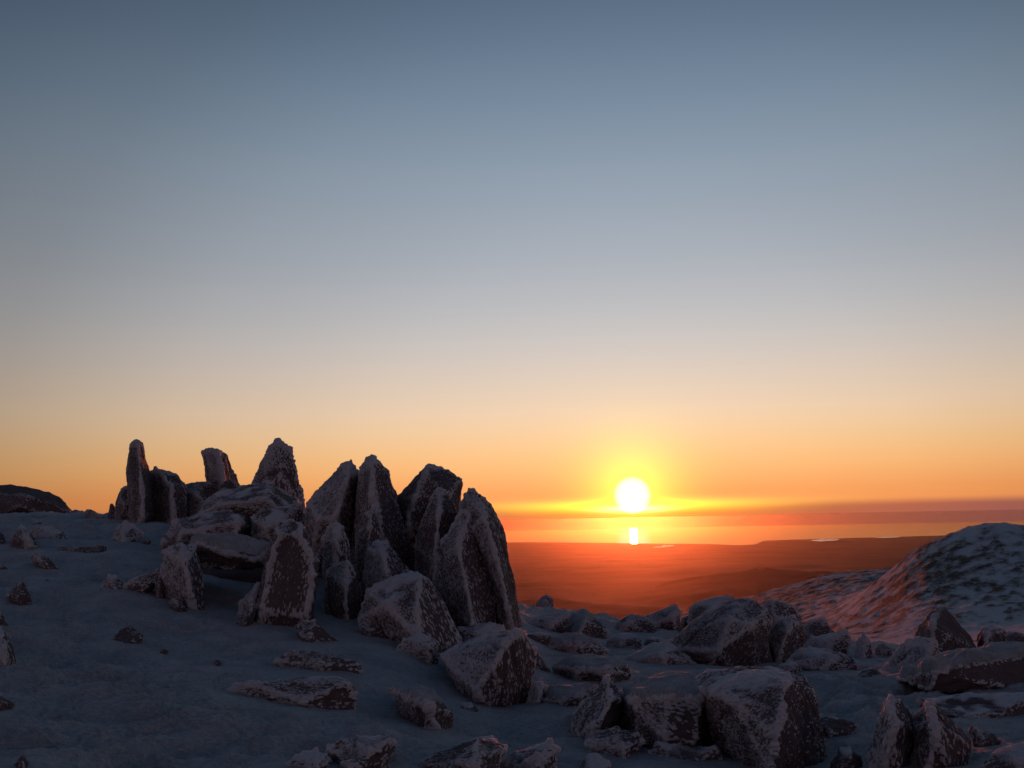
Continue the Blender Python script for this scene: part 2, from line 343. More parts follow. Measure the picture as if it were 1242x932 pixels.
R('standing_stone', 'standing stone', OUT, 'round-headed stone in front of the wide overhanging slab', 14.2, [(505,690),(504,662),(508,642),(518,622),(525,602),(531,594.5),(538,594),(546,602),(551,611),(557,622),(560,660),(552,710),(528,718),(508,708),(533,620,-.3),(528,680,-.5)], T=0.8, lean=0.12, rime=0.38, ang=8)
R('standing_stone', 'standing stone', OUT, 'speckled left half of the great split pinnacle, bulging towards its foot', 13.2, [(558,622),(548,640),(535,656),(529,675),(527,708),(533,725),(543,745),(553,763),(571,767),(593,770),(606,770),(601,732),(592,690),(580,650),(570,622),(556,665,-.25),(566,715,-.5),(574,762,-.6)], T=0.7, lean=0.16, rime=0.46, ang=-12)
R('standing_stone', 'standing stone', OUT, 'tall right half of the great split pinnacle, highest nearest the sun', 13.6, [(556,632),(559,609),(563.5,598.5),(571,593.3),(576,595.5),(581,600),(589,604),(595,611),(597,618),(604,631),(610,645),(612.5,660),(617,676),(621.5,697),(627,722),(630.5,743),(634,768),(616,774),(602,760),(590,720),(575,670),(588,625,-.3),(606,690,-.55),(618,745,-.65),(573,640,-.2)], T=0.9, lean=0.10, rime=0.46, ang=-12)
R('boulder', 'boulder', OUT, 'craggy upper rock with a snow-dusted shoulder behind the big speckled block', 13.2, [(438,730),(439,695),(446,667),(457,658),(470,659.5),(480,677),(497,693),(504,715),(500,740),(470,700,-.35),(465,672,-.1)], T=1.0, lean=0.6, rime=0.5)
R('boulder', 'boulder', OUT, 'big speckled block with a comb-like rimed right face in the middle of the outcrop', 12.0, [(436,750),(444,718),(468,706),(497,697),(506,697),(522,704),(533.5,719),(545,744),(553,763),(560,782),(545,792),(530,795),(512,785),(480,768),(440,762),(510,706,.0),(506,738,-.35),(511,778,-.55),(470,735,-.3)], T=1.2, lean=0.35, rime=0.5, ang=-28, cell=0.9)
R('rock_slab', 'rock slab', OUT, 'low dark ledge along the snow at the foot of the big speckled block', None, [(430,775),(435,760),(444,757),(462,760),(480,764),(486,772),(478,778),(458,776),(444,777)], T=0.5, lean=0.3, rime=0.3)
R('rock', 'rock', OUT, 'dark rock under the right corner of the big speckled block', None, [(478,792),(489,778),(505,773),(522,776),(531,786),(531,799),(521,810),(503,803)], T=0.6, lean=0.3, rime=0.36)
R('boulder', 'boulder', FRO, 'wedge boulder with a finely striped top and a dark rimed front face', None, [(534,795),(548,788),(561,782),(577,775),(609,769),(630,765.5),(635,769),(642,783),(650,789),(649,806),(642,828),(633,854),(622,857),(602,853),(584,847),(568,840),(550,818),(628,768,-.05),(613,786,-.35),(597,810,-.5),(577,838,-.5)], T=0.9, lean=0.55, rime=0.5, ang=-10, cell=0.95)
R('rock_slab', 'rock slab', OUT, 'flat snowy slab lying between the pinnacle and the striped wedge boulder', 12.4, [(553,765),(575,760),(600,758),(612,763),(616,772),(588,782),(562,786),(553,778)], T=0.7, lean=0.6, rime=0.4, snow=1.0)
R('rock', 'rock', FIE, 'small dark wedge of rock just right of the striped wedge boulder', None, [(645,789),(654,794),(661,804),(667,813),(655,817),(644,816)], T=0.4, lean=0.4, rime=0.25)

# --- rocks on the snow slope, left and centre foreground
R('rock_slab', 'rock slab', SLO, 'upper of two flat slabs half buried in the central snow, tapering to the left', None, [(331,801),(346,796),(355,791),(371,792),(390,792),(403,796),(427,802),(438,808),(433,817),(411,813.5),(387,808.5),(362,809),(346,806)], T=0.4, lean=0.5, rime=0.36, ang=80)
R('rock_slab', 'rock slab', SLO, 'long thick slab like a fallen post lying in the central snow', None, [(276,842),(284,834),(303,831),(327,829),(350,825.6),(379,825.3),(411,826.5),(426,829),(431,835),(431,853),(411,853),(387,852),(355,855),(337,856),(314,856),(294,855),(283,848)], T=0.45, lean=0.25, rime=0.46, ang=86, cell=0.85)
R('rock', 'rock', SLO, 'lone rounded rock in smooth snow left of the two flat slabs', None, [(134,776),(146,765),(159,761),(173,772),(168,781),(158,785),(147,784)], T=0.3, lean=0.8, rime=0.3)
R('rock', 'rock', SLO, 'tiny dark stone in the snow right of the lone rounded rock', None, [(193,793),(198,789),(203,788),(202,793),(198,797)], T=0.12, rime=0.15)
R('rock', 'rock', SLO, 'tiny dark stone just above the left end of the long post-like slab', None, [(260,803),(266,803),(271,808),(265,811),(260,808)], T=0.12, rime=0.15)
R('boulder', 'boulder', SLO, 'frosted boulder cut off by the left edge, halfway down the slope', None, [(-30,766),(0,764),(8,771),(14,784),(19,803),(10,815),(0,818),(-30,818)], T=0.7, lean=0.5, rime=0.35)
R('rock', 'rock', SLO, 'pointed rock at the left edge below the frosted boulder', None, [(-20,843),(0,845),(18,855),(8,863),(0,866),(-20,866)], T=0.4, lean=0.6, rime=0.3)
R('rock', 'rock', SLO, 'small dark rock at the left edge just above the frosted boulder', None, [(-15,744),(2,745),(9,760),(0,766),(-15,766)], T=0.35, lean=0.5, rime=0.3)
R('rock', 'rock', SLO, 'small dark stone in the bottom left corner', None, [(16,928),(22,918),(29,917),(35,927),(33,945),(17,945)], T=0.2, lean=0.4, rime=0.2)
R('rock', 'rock', SLO, 'dark blocky rock upper left on the slope below the long rounded boulder', None, [(14,669),(13,655),(18,646),(25,641),(33,643),(37,651),(44,656),(49,670)], T=0.8, lean=0.8, rime=0.32)
R('rock_slab', 'rock slab', SLO, 'flat dark slab right of the dark blocky rock on the upper slope', None, [(36,645),(45,641),(60,641),(69,641),(78,647),(83,656),(72,658),(58,654),(44,653)], T=0.5, lean=1.2, rime=0.32)
R('rock_slab', 'rock slab', SLO, 'thin dark crescent of rock under a lip of snow on the upper slope', None, [(69,666),(85,666),(98,665.5),(112,666),(131,662),(118,671),(105,674.5),(88,674)], T=0.3, lean=1.0, rime=0.15)
R('rock_slab', 'rock slab', SLO, 'slanting narrow rock below the crescent rock, running down to the right', None, [(37,672),(47,671),(58,677),(66,685),(73,693),(64,694),(50,684),(39,679)], T=0.35, lean=1.2, rime=0.38)
R('rock', 'rock', SLO, 'dark two-lobed rock on the left slope near the edge', None, [(9,722),(16,715),(21,709),(28,708),(34,716),(38,726),(31,735),(22,730),(13,725)], T=0.4, lean=0.6, rime=0.28)
R('rock', 'rock', SLO, 'tiny dark stone above and right of the two-lobed rock', None, [(54,706),(58,704),(62,708),(63,712),(57,712)], T=0.15, rime=0.15)
R('rock', 'rock', SLO, 'dark rock cut by the left edge beside the dark blocky rock', None, [(-15,646),(0,646),(6,652),(7,660),(0,664),(-15,664)], T=0.4, lean=0.6, rime=0.3)
R('rock', 'rock', SLO, 'small dark rock at the left edge level with the slanting narrow rock', None, [(-12,686),(2,687),(8,690),(6,695),(-2,697),(-12,697)], T=0.3, lean=0.6, rime=0.25)
R('rock', 'rock', SLO, 'rounded snow-streaked rock on the slope below the tall pointed stone', None, [(137,652),(142,641),(152,635),(164,639),(171,648),(166,658),(150,662),(140,658)], T=0.6, lean=1.0, rime=0.42, snow=1.0)
R('rock', 'rock', SLO, 'thin sliver of rock right of the snow-streaked rock', None, [(164,664),(172,658),(184,655),(182,661),(170,666)], T=0.2, rime=0.2)
R('rock', 'rock', SLO, 'faint small rock near the crest above the flat dark slab', None, [(36,640),(41,635),(49,635),(54,640),(46,642)], T=0.3, lean=0.8, rime=0.3)

# --- bottom centre
R('rock_slab', 'rock slab', FRO, 'layered rock with a pale sloping back below the striped wedge boulder', None, [(476,838),(490,838),(508,838),(526,842),(538,854),(548,865),(545,876),(526,881),(508,879),(498,869),(484,857),(520,858,-.25)], T=0.6, lean=0.9, rime=0.42, cap=0.03, ang=60)
R('rock', 'rock', FRO, 'craggy frosted rock at the bottom edge under the long post-like slab', None, [(400,908),(418,900.5),(434,896.5),(456,898.5),(475,897),(480,902),(469,908),(470,917),(455,930),(428,940),(404,932)], T=0.5, lean=0.8, rime=0.5)
R('rock', 'rock', FRO, 'faint low rock at the bottom edge, left of the craggy frosted rock', None, [(352,926),(366,916),(384,915),(398,922),(396,940),(356,940)], T=0.4, lean=1.0, rime=0.5, snow=1.1)
R('boulder', 'boulder', FRO, 'low boulder with a dark sunlit-tipped ridge at the bottom edge', None, [(500,945),(512,928),(522,919),(544,917),(562,906),(580,898),(598,900.5),(612,907),(604,914),(600,945),(575,925,-.2)], T=0.7, lean=0.5, rime=0.36)
R('boulder', 'boulder', FRO, 'angular boulder with a pink-rimmed crest at the bottom edge, right of the low ridge boulder', None, [(596,945),(600,930),(625,915),(648,909.5),(668,904.5),(675,909.5),(672,945),(652,925,-.2)], T=0.6, lean=0.25, rime=0.44)
R('rock', 'rock', FRO, 'small rounded dark rock at the bottom edge right of the pink-rimmed boulder', None, [(700,945),(703,931),(715.5,921),(723,922),(742,931),(748,945)], T=0.4, lean=0.4, rime=0.36)

# --- right foreground
R('boulder', 'boulder', FRO, 'upright pointed boulder with a white fringe down its right edge', None, [(688,896),(696,874),(705,855),(719,837),(737,825),(746,833),(755,841),(757,849),(748,868),(742,883),(727,900),(712,900),(741,850,-.3),(725,880,-.4)], T=0.7, lean=0.4, rime=0.4)
R('rock', 'rock', FRO, 'pale heavily frosted rock at the foot of the white-fringed pointed boulder', None, [(712,902),(724,889),(748,885),(772,891),(778,899),(773,911),(752,924),(735,922),(720,913)], T=0.5, lean=0.6, rime=0.62)
R('boulder', 'boulder', FRO, 'square boulder with a broad snowy top and dark front between two large boulders', 8.9, [(750,850),(756,841),(779,833),(806,828),(838,825),(862,838),(870,862),(866,886),(855,905),(836,915),(806,916),(778,908),(754,885),(768,850,-.4),(810,846,-.5),(850,850,-.45),(806,895,-.62),(775,890,-.42),(840,900,-.55),(806,912,-.62)], T=1.2, lean=0.45, rime=0.36, snow=1.1, cap=0.05)
R('rock', 'rock', FRO, 'low rounded ledge of rock in front of the square snowy-topped boulder', None, [(782,917),(795,905),(820,907),(845,910),(873,910),(873,921),(850,926),(830,930),(800,926)], T=0.4, lean=0.7, rime=0.38)
R('boulder', 'boulder', FRO, 'largest foreground boulder, finely grained dark face with chunky rime on its right side', 8.3, [(838,832),(846,824),(857,818),(876,814),(894,812),(931,814),(957,818),(977.5,825),(987,838),(990,864),(992,892),(999,910),(1004,927),(1006,955),(920,955),(912,930),(897,917),(882,900),(868,896),(864,877),(866,857),(955,830,-.3),(950,862,-.65),(942,895,-.75),(935,940,-.75),(890,850,-.4)], T=1.3, lean=0.5, rime=0.42, ang=70, cell=1.05)
R('rock', 'rock', FRO, 'dark low rock in the hollow right of the largest foreground boulder', None, [(984,873),(1000,870),(1020,874),(1036,880),(1034,891),(1020,895),(1000,898),(988,896)], T=0.6, lean=0.5, rime=0.15, snow=0.5)
R('boulder', 'boulder', FRO, 'leaning rounded rock with a white ruff, left of the pair at the bottom right', None, [(1050,945),(1052,917),(1066,895),(1073,878),(1073,854),(1080.5,849.5),(1090,853),(1099,861),(1107,874),(1110,884),(1104,900),(1096,915),(1091,945),(1086,880,-.2)], T=0.6, lean=0.3, rime=0.42, ang=20)
R('boulder', 'boulder', FRO, 'humped rock with streaked white crest, right of the pair at the bottom right', None, [(1108,925),(1108,880),(1114,866),(1124,853.5),(1132,853.5),(1142,861),(1152,872),(1165,886),(1176,900),(1176,920),(1168,940),(1112,940),(1135,885,-.25)], T=0.7, lean=0.4, rime=0.42, ang=-25)
R('rock', 'rock', FRO, 'dark rock in the bottom right corner', None, [(1188,945),(1195,930),(1206,918),(1222,911),(1242,905),(1268,905),(1268,945)], T=0.7, lean=0.4, rime=0.36)
R('rock', 'rock', FRO, 'small dark rock in the snow between the humped rock and the long dark ledge', None, [(1178,882),(1190,886),(1205,892),(1214,899),(1204,907),(1190,911),(1180,903)], T=0.4, lean=0.7, rime=0.36)
R('rock_slab', 'rock slab', FRO, 'long overhanging ledge with a thick pink-edged snow cover at the right edge', 11.4, [(1088,824),(1120,813),(1145,809),(1176,799),(1200,793),(1225,791.5),(1275,791),(1285,847),(1205,845),(1172,842),(1140,836),(1108,830)], T=2.0, lean=0.9, rime=0.12, snow=1.3, cap=0.09, fly=True, ang=80)
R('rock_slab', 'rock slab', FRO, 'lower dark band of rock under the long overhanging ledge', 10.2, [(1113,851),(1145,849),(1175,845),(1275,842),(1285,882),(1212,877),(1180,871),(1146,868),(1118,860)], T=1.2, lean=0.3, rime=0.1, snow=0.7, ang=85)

# --- boulders on the right, before the hill
R('boulder', 'boulder', FIE, 'grey-frosted wedge rock left of the large black boulder on the right', None, [(1063,818),(1085,794),(1097,782),(1113,775),(1131,776.5),(1136,781),(1138,797),(1139,810),(1112,820),(1085,821)], T=0.9, lean=0.5, rime=0.55, ang=40)
R('boulder', 'boulder', FIE, 'large black boulder standing before the snowy hill', 19.0, [(1107,805),(1108,776),(1113,763),(1124,753),(1127.5,743.5),(1142,736),(1151.5,743.5),(1161,753),(1176,771),(1188,790),(1178,806),(1140,812),(1130,760,-.35),(1136,800,-.6),(1150,770,-.4)], T=1.2, lean=0.3, rime=0.16, snow=0.6)
R('rock', 'rock', FIE, 'small snow-covered rock under the right foot of the large black boulder', None, [(1140,801),(1150,795),(1162,793),(1176,800),(1166,808),(1148,810)], T=0.4, lean=0.7, rime=0.5, snow=1.2)
R('boulder', 'boulder', FIE, 'blunt dark boulder with a red-lit left face at the right edge', 19.5, [(1184,800),(1185,772.5),(1192,761),(1203,760),(1217,764.5),(1222,778),(1226,800),(1196,772,-.3),(1198,796,-.4)], T=0.9, lean=0.2, rime=0.2)
R('boulder', 'boulder', FIE, 'dark boulder at the right edge behind the red-lit one', 20.5, [(1212,802),(1216,771),(1225,766),(1240,770),(1264,776),(1266,802)], T=0.9, lean=0.3, rime=0.12)
R('rock', 'rock', FIE, 'tiny sunlit stone left of the grey-frosted wedge rock', 19.0, [(1061,794),(1063,784),(1071,782),(1081,789),(1083,797)], T=0.3, rime=0.4)
R('rock', 'rock', FIE, 'small dark pointed rock beside the twin-crested snowy rock', 18.4, [(1036,806),(1037,792),(1040,777),(1047.5,770),(1055,777),(1058,792),(1058,806)], T=0.5, lean=0.2, rime=0.3)
R('rock', 'rock', FIE, 'snowy rock with a small sunlit peak at its right end', 19.2, [(975,800),(977,782),(983,775.5),(997,774),(1009,776.5),(1018,770),(1028,766),(1031,777),(1028,792),(1020,804)], T=0.7, lean=0.3, rime=0.5, snow=1.1)
R('rock', 'rock', FIE, 'dark stepped rock far back between the large split boulder and the hill', 22.0, [(966,785),(970,761),(980,757),(991,753.5),(1000,752),(1006,761),(1015,770),(1012,786)], T=0.8, lean=0.2, rime=0.28)
R('rock_slab', 'rock slab', FIE, 'long low whaleback rock in front of the snowy peaked rock', None, [(954,806),(960,799),(971,791),(984,787.6),(1004,789.5),(1023,794.5),(1036,800),(1042,806),(1042,819),(1023,819),(1004,813),(984,812),(962,810)], T=0.9, lean=0.9, rime=0.42, ang=80)
R('boulder', 'boulder', FIE, 'biggest boulder of the saddle, rounded with a snow-lined left slope', None, [(808,788),(812,778),(820,769.5),(835,756.5),(854,743.5),(872,734),(889.5,727.5),(909,726.7),(920,731),(930,739),(936,752),(932,764),(930,778),(920,792),(909,810),(877,808),(848,809),(833,796),(885,750,-.35),(870,790,-.6),(912,760,-.4)], T=1.5, lean=0.45, rime=0.44, ang=50, snow=0.4)
R('rock', 'rock', FIE, 'leaning red-tinged rock with a white right edge, right beside the biggest saddle boulder', 16.4, [(930,770),(938,760),(949.5,751),(962.5,748),(969,755),(968,772),(962,786),(954,791),(946,803),(934,812),(931,792),(956,765,-.2),(945,795,-.25)], T=0.6, lean=0.1, rime=0.3, ang=30, cell=0.8)
R('rock', 'rock', FIE, 'small brown wedge rock between the biggest saddle boulder and the leaning rock', 16.0, [(909,811),(915,799),(925,785),(932,781),(938,803),(930,812)], T=0.4, lean=0.3, rime=0.15)
R('boulder', 'boulder', FIE, 'dark boulder behind the right shoulder of the biggest saddle boulder', 20.0, [(922,770),(926,733),(935.5,728),(946,733),(958.5,734),(966,739),(973,750),(974,772)], T=0.9, lean=0.2, rime=0.3)
R('boulder', 'boulder', FIE, 'dark boulder peeping over the left slope of the biggest saddle boulder', 20.5, [(834,762),(836,744),(839,737),(846,732.5),(860,728.5),(873,724.5),(889,725),(892,762)], T=0.9, lean=0.25, rime=0.3, snow=1.0)
R('rock', 'rock', FIE, 'pointed rock on the crest left of the biggest saddle boulder', 22.5, [(780,770),(783,748.5),(801,742),(820,735),(825,740.5),(825,755),(823,772)], T=0.8, lean=0.3, rime=0.42)
R('rock', 'rock', FIE, 'small low stone between the pointed crest rock and the biggest saddle boulder', 21.0, [(824,764),(827,750),(835,746.5),(843,749),(846,764)], T=0.4, rime=0.2)
R('boulder', 'boulder', FIE, 'rounded dark boulder on the crest directly below the sun', 21.0, [(742,775),(746,758),(757,748.5),(765,745.5),(781,749),(797,757),(803,774)], T=0.9, lean=0.4, rime=0.34)
R('rock', 'rock', FIE, 'low snowy hump on the crest left of the rounded dark boulder', 23.5, [(712,760),(720,747),(731,745.5),(742,749),(753,754),(752,763)], T=0.8, lean=0.6, rime=0.5, snow=1.2)
R('rock', 'rock', FIE, 'small pointed rock alone on the far snow bank right of the pinnacle', 26.5, [(649,742),(650.5,731),(657,725),(664,721.6),(670,728),(672,735),(673,742)], T=0.5, lean=0.2, rime=0.25)
R('rock_slab', 'rock slab', FIE, 'sloping dark slab on the saddle right of the foot of the pinnacle', None, [(633,757),(652,748.5),(673,744.5),(688,743),(692,749),(686,760),(668,768),(638,770)], T=0.9, lean=0.7, rime=0.36, ang=70)
R('boulder', 'boulder', FIE, 'roof-shaped rock with a snowy ridge next to the sloping dark slab', 18.8, [(664,775),(672,764),(684,757),(691,748.5),(708.5,742),(720,748.5),(733,759),(738,767),(730,782),(700,784),(709,752,-.15),(700,775,-.4)], T=1.1, lean=0.6, rime=0.38, cap=0.035)
R('rock_slab', 'rock slab', FIE, 'low snow-topped slab in front of the roof-shaped rock', None, [(648,788),(662,779),(678,775),(688,771.5),(704,773.5),(712,779),(726,781),(736,789),(737,795),(722,797),(684,797),(660,794)], T=0.8, lean=0.7, rime=0.36, snow=1.1, cap=0.03)
R('rock_slab', 'rock slab', FIE, 'dark-fronted slab with pink-lined snow, middle of the saddle', None, [(671,809),(684,803),(700.5,800),(733,800),(746,800),(762,808),(767,817),(750,830),(732,829),(715,827),(695,829),(683,822),(700,812,-.3),(735,815,-.35)], T=0.9, lean=0.7, rime=0.34, cap=0.03)
R('rock', 'rock', FIE, 'low dark rock in the dip below the rounded crest boulder', None, [(734,785),(738,777),(749,772),(765,771),(778,778),(776,786),(755,789)], T=0.6, lean=0.5, rime=0.2)
R('boulder', 'boulder', FIE, 'smooth humped rock at the left foot of the biggest saddle boulder', 15.2, [(752,808),(759,799),(775,791.5),(791,783),(810,780.5),(822,787),(836,797),(846,807),(828,817),(790,820),(762,817),(800,795,-.3)], T=1.0, lean=0.6, rime=0.5, snow=0.9)
R('rock', 'rock', FIE, 'flat dark rock with a pink snow line left of the white-fringed pointed boulder', None, [(660,849),(667,842),(688,839),(712,837.5),(718,842),(712,853),(694,860),(678,862),(664,857)], T=0.6, lean=0.6, rime=0.22, snow=1.2, cap=0.04)
R('rock', 'rock', FIE, 'small smooth snow-covered hump right against the striped wedge boulder', None, [(638,858),(643,839),(648,832.5),(656,831),(663,835),(668,856),(652,860)], T=0.4, lean=0.5, rime=0.75, snow=1.3)

R('rock_slab', 'rock slab', FIE, 'narrow dark slab edging out below the sloping dark slab near the pinnacle', None, [(632,776),(640,771),(655,770),(668,773),(670,780),(655,784),(638,783)], T=0.5, lean=0.4, rime=0.25)
R('rock', 'rock', FIE, 'small dark stone in the snow between the rounded crest boulder and the smooth humped rock', None, [(778,786),(783,777),(795,775),(803,780),(800,788)], T=0.35, lean=0.3, rime=0.2)
R('rock', 'rock', FIE, 'low frosted stone in front of the brown wedge rock and the leaning rock', None, [(938,816),(946,808),(960,806),(972,811),(970,819),(950,821)], T=0.4, lean=0.4, rime=0.4)
R('rock', 'rock', FRO, 'added dark rock standing in for the shaded hollow at the bottom edge, right of the largest foreground boulder', None, [(1006,945),(1008,925),(1018,912),(1032,908),(1044,918),(1050,945)], T=0.5, lean=0.3, rime=0.1)  # added rock kept dark where there is only a shaded hollow
R('rock', 'rock', FRO, 'small half-buried stone in the snow between the layered rock and the striped wedge boulder', None, [(553,862),(560,856),(572,855),(580,861),(574,867),(560,868)], T=0.25, lean=0.5, rime=0.3)
R('rock_slab', 'rock slab', FIE, 'short frosted slab lying between the whaleback rock and the grey-frosted wedge rock', None, [(1040,822),(1046,814),(1058,812),(1068,817),(1064,824),(1050,826)], T=0.4, lean=0.4, rime=0.4)


# ------------------------------------------------------------------ build the rocks
def hull_mesh(spec):
    bm = bmesh.new()
    for pts, D, Th, lean in spec['hulls']:
        r = np.random.default_rng(int(abs(pts[0][0] * 7 + pts[0][1] * 13 + D * 100)))
        out = [p for p in pts if len(p) == 2]; inn = [p for p in pts if len(p) == 3]
        xs = np.array([p[0] for p in out], float); ys = np.array([p[1] for p in out], float)
        wpx, hpx = np.ptp(xs), np.ptp(ys); yb, yt = ys.max(), ys.min(); cx = xs.mean(); cy = ys.mean()
        s = D / F
        if lean > 0.3: lean = 0.3 + (lean - 0.3) * 0.5
        th = Th if Th else min(max(0.75 * min(wpx, hpx * 1.5) * s, 0.25), 1.6)
        P3 = []
        for x, y in zip(xs, ys):
            f = (yb - y) / max(hpx, 1)
            dd = lean * hpx * s * f + r.normal() * 0.04 * wpx * s + 0.12 * th
            P3.append(P(x, y, D + dd))
            bx, by = cx + (x - cx) * 0.82, yb + (y - yb) * (0.93 - 0.10 * r.random())
            P3.append(P(bx, by, D + dd + th * (0.75 + 0.3 * r.random())))
            if f < 0.22 and not spec.get('fly'):
                drop = 0.35
                for q in (P3[-2], P3[-1]): P3.append(q - np.array([0, 0, drop]))
        if not inn:
            for _ in range(3 if wpx * s > 0.5 else 2):
                ax = cx + (r.random() - 0.5) * 0.5 * wpx; ay = yt + hpx * (0.3 + 0.6 * r.random())
                f = (yb - ay) / max(hpx, 1)
                P3.append(P(ax, ay, D + lean * hpx * s * f - th * (0.1 + 0.25 * r.random())))
        for x, y, dd in inn:
            P3.append(P(x, y, D + dd))
        b2 = bmesh.new()
        for q in P3: b2.verts.new(q)
        res = bmesh.ops.convex_hull(b2, input=b2.verts[:])
        dead = [v for v in b2.verts if not v.link_faces]
        bmesh.ops.delete(b2, geom=dead, context='VERTS')
        tmp = bpy.data.meshes.new('t'); b2.to_mesh(tmp); b2.free(); bm.from_mesh(tmp); bpy.data.meshes.remove(tmp)
    bmesh.ops.recalc_face_normals(bm, faces=bm.faces[:])
    me = bpy.data.meshes.new('hull'); bm.to_mesh(me); bm.free()
    return me

temps = []
for spec in exec_rocks:
    me = hull_mesh(spec)
    o = bpy.data.objects.new('temp', me); COL.objects.link(o)
    D = min(h[1] for h in spec['hulls'])
    md = o.modifiers.new('r', 'REMESH'); md.mode = 'VOXEL'
    vox = D / 1078 * spec.get('vox', 1.5)
    md.voxel_size = vox; md.adaptivity = 0
    temps.append((spec, o, D, vox))
bpy.context.view_layer.update()
dg = bpy.context.evaluated_depsgraph_get()

def smooth_it(v, e, n, lam=0.5):
    cnt = np.bincount(e.ravel(), minlength=len(v)).astype(float); cnt[cnt == 0] = 1
    for _ in range(n):
        acc = np.stack([np.bincount(e[:, 0], v[e[:, 1], k], len(v)) + np.bincount(e[:, 1], v[e[:, 0], k], len(v)) for k in range(v.shape[1])], 1)
        v = v + lam * (acc / cnt[:, None] - v)
    return v
def normals(v, f):
    n = np.cross(v[f[:, 2]] - v[f[:, 0]], v[f[:, 3]] - v[f[:, 1]]) if f.shape[1] == 4 else np.cross(v[f[:, 1]] - v[f[:, 0]], v[f[:, 2]] - v[f[:, 0]])
    vn = np.zeros_like(v)
    for k in range(f.shape[1]):
        for c in range(3): vn[:, c] += np.bincount(f[:, k], n[:, c], len(v))
    return vn / (np.linalg.norm(vn, axis=1)[:, None] + 1e-12)

